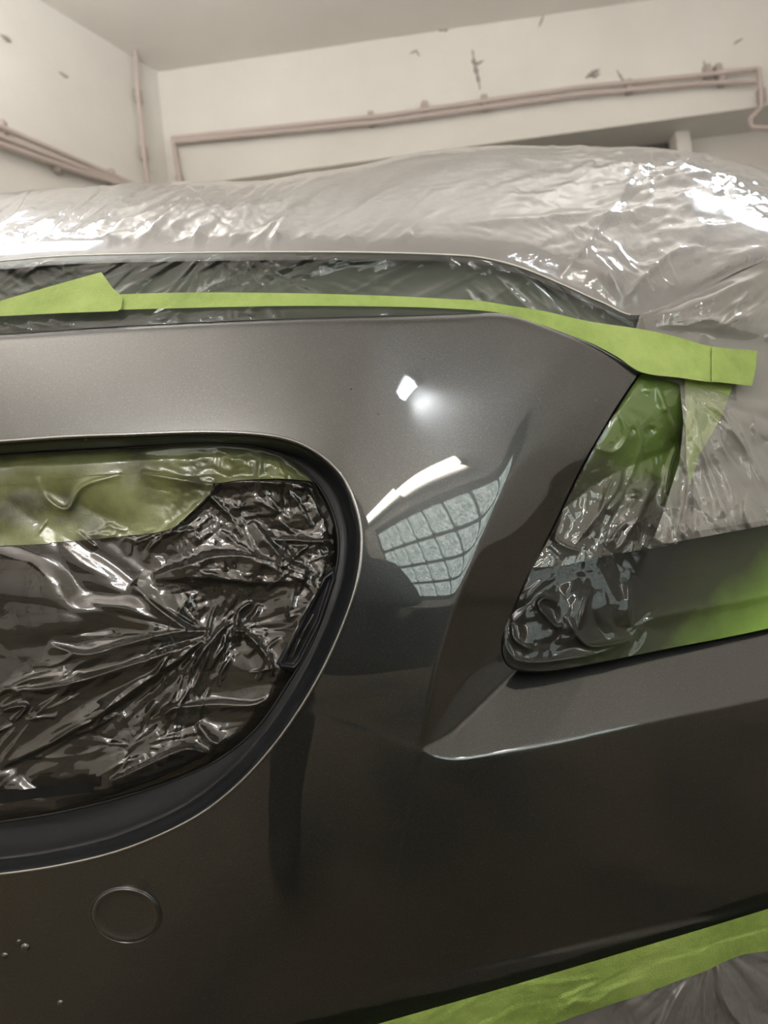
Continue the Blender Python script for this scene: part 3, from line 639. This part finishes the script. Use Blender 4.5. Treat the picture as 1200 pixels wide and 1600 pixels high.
mz = nd(BAND, 'ShaderNodeMath', operation='MULTIPLY_ADD'); mz.inputs[1].default_value = -6.0; mz.inputs[2].default_value = 6.0*.555 - .62; lk(BAND, sx_.outputs[2], mz.inputs[0])
ms_ = nd(BAND, 'ShaderNodeMath', operation='ADD'); lk(BAND, ma.outputs[0], ms_.inputs[0]); lk(BAND, mz.outputs[0], ms_.inputs[1])
mt = nd(BAND, 'ShaderNodeMath', operation='MULTIPLY_ADD'); mt.inputs[1].default_value = .25; lk(BAND, nn.outputs['Fac'], mt.inputs[0]); lk(BAND, ms_.outputs[0], mt.inputs[2])
lk(BAND, ramp(BAND, mt.outputs[0], [(.15, (.012,.012,.010)), (.46, (.028,.036,.017)), (.70, (.10,.17,.03)), (.93, (.22,.38,.06))]), BAND.node_tree.nodes['Principled BSDF'].inputs['Base Color'])
bump(BAND, 800, .3, .0005)
t = region('tape_strip', lambda x, y: lampY(x, yat(BB, x) - 4, 0.0) + .00008 * np.clip(yat(BB, x) - y, 0, 200) + .006*sstep(40, 0, x - 787) - bandW(x, y), BP, [], 2.0, BAND, None)
tag(t, 'wide tape band across the lower headlight, black with overspray fading to green', 'masking tape')
# green patch under the wing film
t = region('tape_strip', lambda x, y: gapY(x, y) + .0075, np.array([(1070,592),(1146,600),(1128,650),(1105,690),(1092,712),(1078,760),(1072,720)]), [], 3, TAPE, None)
tag(t, 'pale green tape tail hanging below the loose end of the long strip', 'masking tape')
# long strip along the bonnet gap
T1t = cr([(-800,500),(-100,478),(0,471),(100,466),(185,460),(300,457),(450,458),(600,462),(700,467),(750,470),(800,478),(850,486),(920,502),(1000,514),(1060,527),(1110,541),(1182,549)])
T1b = cr([(-800,522),(-100,500),(0,492),(100,487),(185,484),(300,481),(450,478),(600,479),(700,482),(780,489),(850,509),(925,537),(965,558),(1004,582),(1060,590),(1110,597),(1174,603)])
def t1b(px, py, v): return -.0020 - .0010*sstep(950, 1100, px) - .0009*crumple(px, py, 22, 81, 2, .5, 1.4, 2)*sstep(900, 1000, px) - .0004*crumple(px, py, 30, 83, 2)
tp = ribbon('tape_strip', T1t, T1b, lambda x, y: np.minimum(gapY(x, y), frontY(x, y)+0.001), TAPE, None, 520, 12, t1b)
tag(tp, 'long green tape strip following the hood gap to a loose right end', 'masking tape')
fl = np.array([(-60,488),(0,470),(80,447),(158,425),(166,436),(176,450),(192,464),(190,480),(184,486),(100,489),(0,494),(-60,498)])
region('folded_flap', lambda x, y: gapY(x, y) - .0055 - .004*sstep(480, 430, y) - .0006*crumple(x, y, 30, 85, 2) - fold(x, y, [(100,486),(150,470),(160,428)], 9, .0015), fl, [], 2.5, TAPE, tp)
region('end_layer', lambda x, y: gapY(x, y) - .0052 - .0006*crumple(x, y, 26, 87, 2, .5, .1, 3) , np.array([(1112,543),(1183,548),(1181,575),(1175,603),(1112,596)]), [], 2.5, TAPE, tp)
# ---------------------------------------------------------------- lower tape and skirt film
T5b = cr([(200,1860),(500,1745),(700,1665),(800,1625),(875,1597),(940,1574),(1000,1555),(1050,1536),(1100,1518),(1160,1492),(1250,1475),(1550,1385)])
BE5 = BE[BE[:,0] >= 150]
def t5b(px, py, v): return - creases(px, py, 40, 55, 880, 1570, 170, 40, -.35, .35, 40, 160, 2.2, .0016) - .0012*sstep(.45, .5, v + .08*perlin(px/60, 0*px, 3)) -.0015 - .0016*crumple(px, py, 60, 91, 3, .5, -.3, 2.2) - .0006*crumple(px, py, 20, 93, 2)
tp = ribbon('tape_strip', dn(BE5, -2), T5b, lambda x, y: base(x, y) - .009 + .006*sstep(0, 110, y - yat(BE, x)), TAPE, None, 420, 26, t5b)
tag(tp, 'bright green tape strip edging the bottom of the bumper at lower right', 'masking tape')
skp = np.vstack([dn(T5b, -10), [(1550,1900),(200,1900)]])
def skW(px, py):
    h = .008 * radial(px, py, 1110, 1470, 3, 23, 40, 520) + .006 * crumple(px, py, 120, 95, 2, .5, .9, 2) + .0018*crumple(px, py, 34, 97, 3, .5, 1.1, 2)
    for pts, w, a in (([(1120,1500),(1130,1560),(1190,1640)], 7, .010), ([(1080,1525),(1050,1570),(1020,1640)], 6, .008), ([(1110,1500),(1100,1560),(1105,1640)], 5, .008)): h = h + fold(px, py, pts, w, a)
    return h
sk = region('masking_film', lambda x, y: base(x, y) + .004 - skW(x, y), skp, [], 3.0, FILM_SKIRT, None)
tag(sk, 'grey translucent film hanging below the bottom tape strip', 'plastic film')
BODY = region('lower_valance', lambda x, y: base(x, y) + .02, np.vstack([dn(BE, -12), [(1550,1900),(-800,1900)]]), [], 14, BLACK, car)
# ---------------------------------------------------------------- the photographer, crouching in front of the bumper (seen mirrored in the paint)
SKIN = mat('skin', (.45,.26,.18), .5); CLOTH = mat('dark_work_jacket', (.015,.018,.030), .8); TROU = mat('dark_trousers', (.012,.012,.014), .85); SHOE = mat('black_shoe', (.01,.01,.01), .4); HAIR = mat('dark_hair', (.02,.014,.01), .6)
sk_v, sk_e, sk_r = [], [], []
def J(p, r, parent=None):
    sk_v.append(p); sk_r.append(r)
    if parent is not None: sk_e.append((parent, len(sk_v) - 1))
    return len(sk_v) - 1
pel = J((.30,-.44,.34), .125); sp = J((.31,-.43,.47), .115, pel); ch = J((.31,-.38,.62), .135, sp); nb = J((.30,-.33,.75), .06, ch); nk = J((.29,-.30,.80), .052, nb)
h1 = J((.28,-.29,.855), .072, nk); h2 = J((.28,-.285,.915), .084, h1); J((.28,-.29,.965), .06, h2)
for (hip, kn, an, ball, toe) in (((.20,-.38,.31), (.00,-.06,.45), (-.11,.08,.09), (-.12,.17,.04), (-.12,.22,.03)), ((.41,-.40,.31), (.52,-.06,.44), (.52,-.14,.09), (.53,-.03,.04), (.53,.03,.03))):
    a = J(hip, .088, pel); b = J(tuple(.5*(hip[i]+kn[i]) for i in range(3)), .078, a); c = J(kn, .058, b); d = J(tuple(.6*kn[i]+.4*an[i] for i in range(3)), .056, c); e = J(an, .038, d); f = J(ball, .036, e); J(toe, .024, f)
for sgn, sh, el, wr in ((-1, (.15,-.36,.70), (.03,-.36,.50), (-.075,-.13,.565)), (1, (.46,-.36,.70), (.42,-.22,.50), (.085,-.12,.565))):
    a = J(sh, .058, ch); b = J(el, .042, a); c = J(wr, .027, b); pa = J((sgn*.062,-.075,.57), .022, c)
    for k in range(4):
        z = .585 - .019*k; l = (.0, .003, .0, -.006)[k]
        a1 = J((sgn*(.058),-.050,z), .010, pa); a2 = J((sgn*.050,-.030-l,z), .0085, a1); J((sgn*.040,-.024,z-.002), .0075, a2)
    t1 = J((sgn*.050,-.075,.60), .012, pa); t2 = J((sgn*.036,-.055,.615), .009, t1); J((sgn*.024,-.044,.612), .008, t2)
me = bpy.data.meshes.new('body_cage'); me.from_pydata(sk_v, sk_e, []); bo = bpy.data.objects.new('body_cage', me); C.objects.link(bo)
md = bo.modifiers.new('skin', 'SKIN'); md.use_smooth_shade = True
for i, rr in enumerate(sk_r): me.skin_vertices[0].data[i].radius = (rr, rr)
me.skin_vertices[0].data[0].use_root = True
bo.modifiers.new('sub', 'SUBSURF').levels = 2
dg = bpy.context.evaluated_depsgraph_get(); bm2 = bpy.data.meshes.new_from_object(bo.evaluated_get(dg)); bm2.name = 'person'
bpy.data.objects.remove(bo)
for v in bm2.vertices:                                  # nose and chin on the head
    p = v.co
    if p.z > .83:
        d = Vector((p.x-.26, 0, p.z-.895)).length
        if p.y > -.25 and d < .03: p.y += .018 * (1 - d/.03)
bm2.materials.clear()
for m_ in (SKIN, CLOTH, TROU, SHOE): bm2.materials.append(m_)
for f in bm2.polygons:
    c = f.center; f.use_smooth = True
    hand = c.y > -.155 and c.z > .50 and abs(c.x) < .12 and c.z > .515
    if c.z > .79 or hand: f.material_index = 0
    elif c.z < .085: f.material_index = 3
    elif c.z > .44 and not (c.y > -.13 and c.z < .53): f.material_index = 1
    else: f.material_index = 2
person = bpy.data.objects.new('person', bm2); C.objects.link(person)
tag(person, 'person in dark work clothes crouching to photograph, mirrored dark in the pillar paint', 'person')
def ball(name, c, r, m, parent, sub=3):
    bm = bmesh.new(); bmesh.ops.create_icosphere(bm, subdivisions=sub, radius=1)
    for v in bm.verts: v.co = Vector(c) + Vector((v.co.x*r[0], v.co.y*r[1], v.co.z*r[2]))
    me = bpy.data.meshes.new(name); bm.to_mesh(me); bm.free(); return put(name, me, m, parent)
ball('hair', (.28,-.312,.945), (.088,.088,.075), HAIR, person)
for sx in (-1, 1):
    ball('eye', (.28+sx*.03-.01,-.207,.915), (.011,.009,.008), mat('eye_white', (.6,.6,.6), .2), person, 2); ball('ear', (.28+sx*.083,-.295,.905), (.012,.022,.03), SKIN, person, 2)
ball('mouth', (.268,-.213,.868), (.022,.008,.006), mat('lips', (.35,.12,.10), .5), person, 2)
ph = box('phone', (0,-.030,.585), (.076,.008,.152), mat('dark_phone_glass', (.01,.01,.012), .1, coat=1.0), bev=.003); tag(ph, 'black phone held up level with the grille opening', 'phone')
for z in (.635, .650): ball('lens', (.02 if z < .64 else -.002,-.026,z), (.008,.003,.008), BLACK, ph, 2)
adopt(car)
print('tris', sum(len(o.data.polygons) for o in C.objects if o.type == 'MESH')*2)
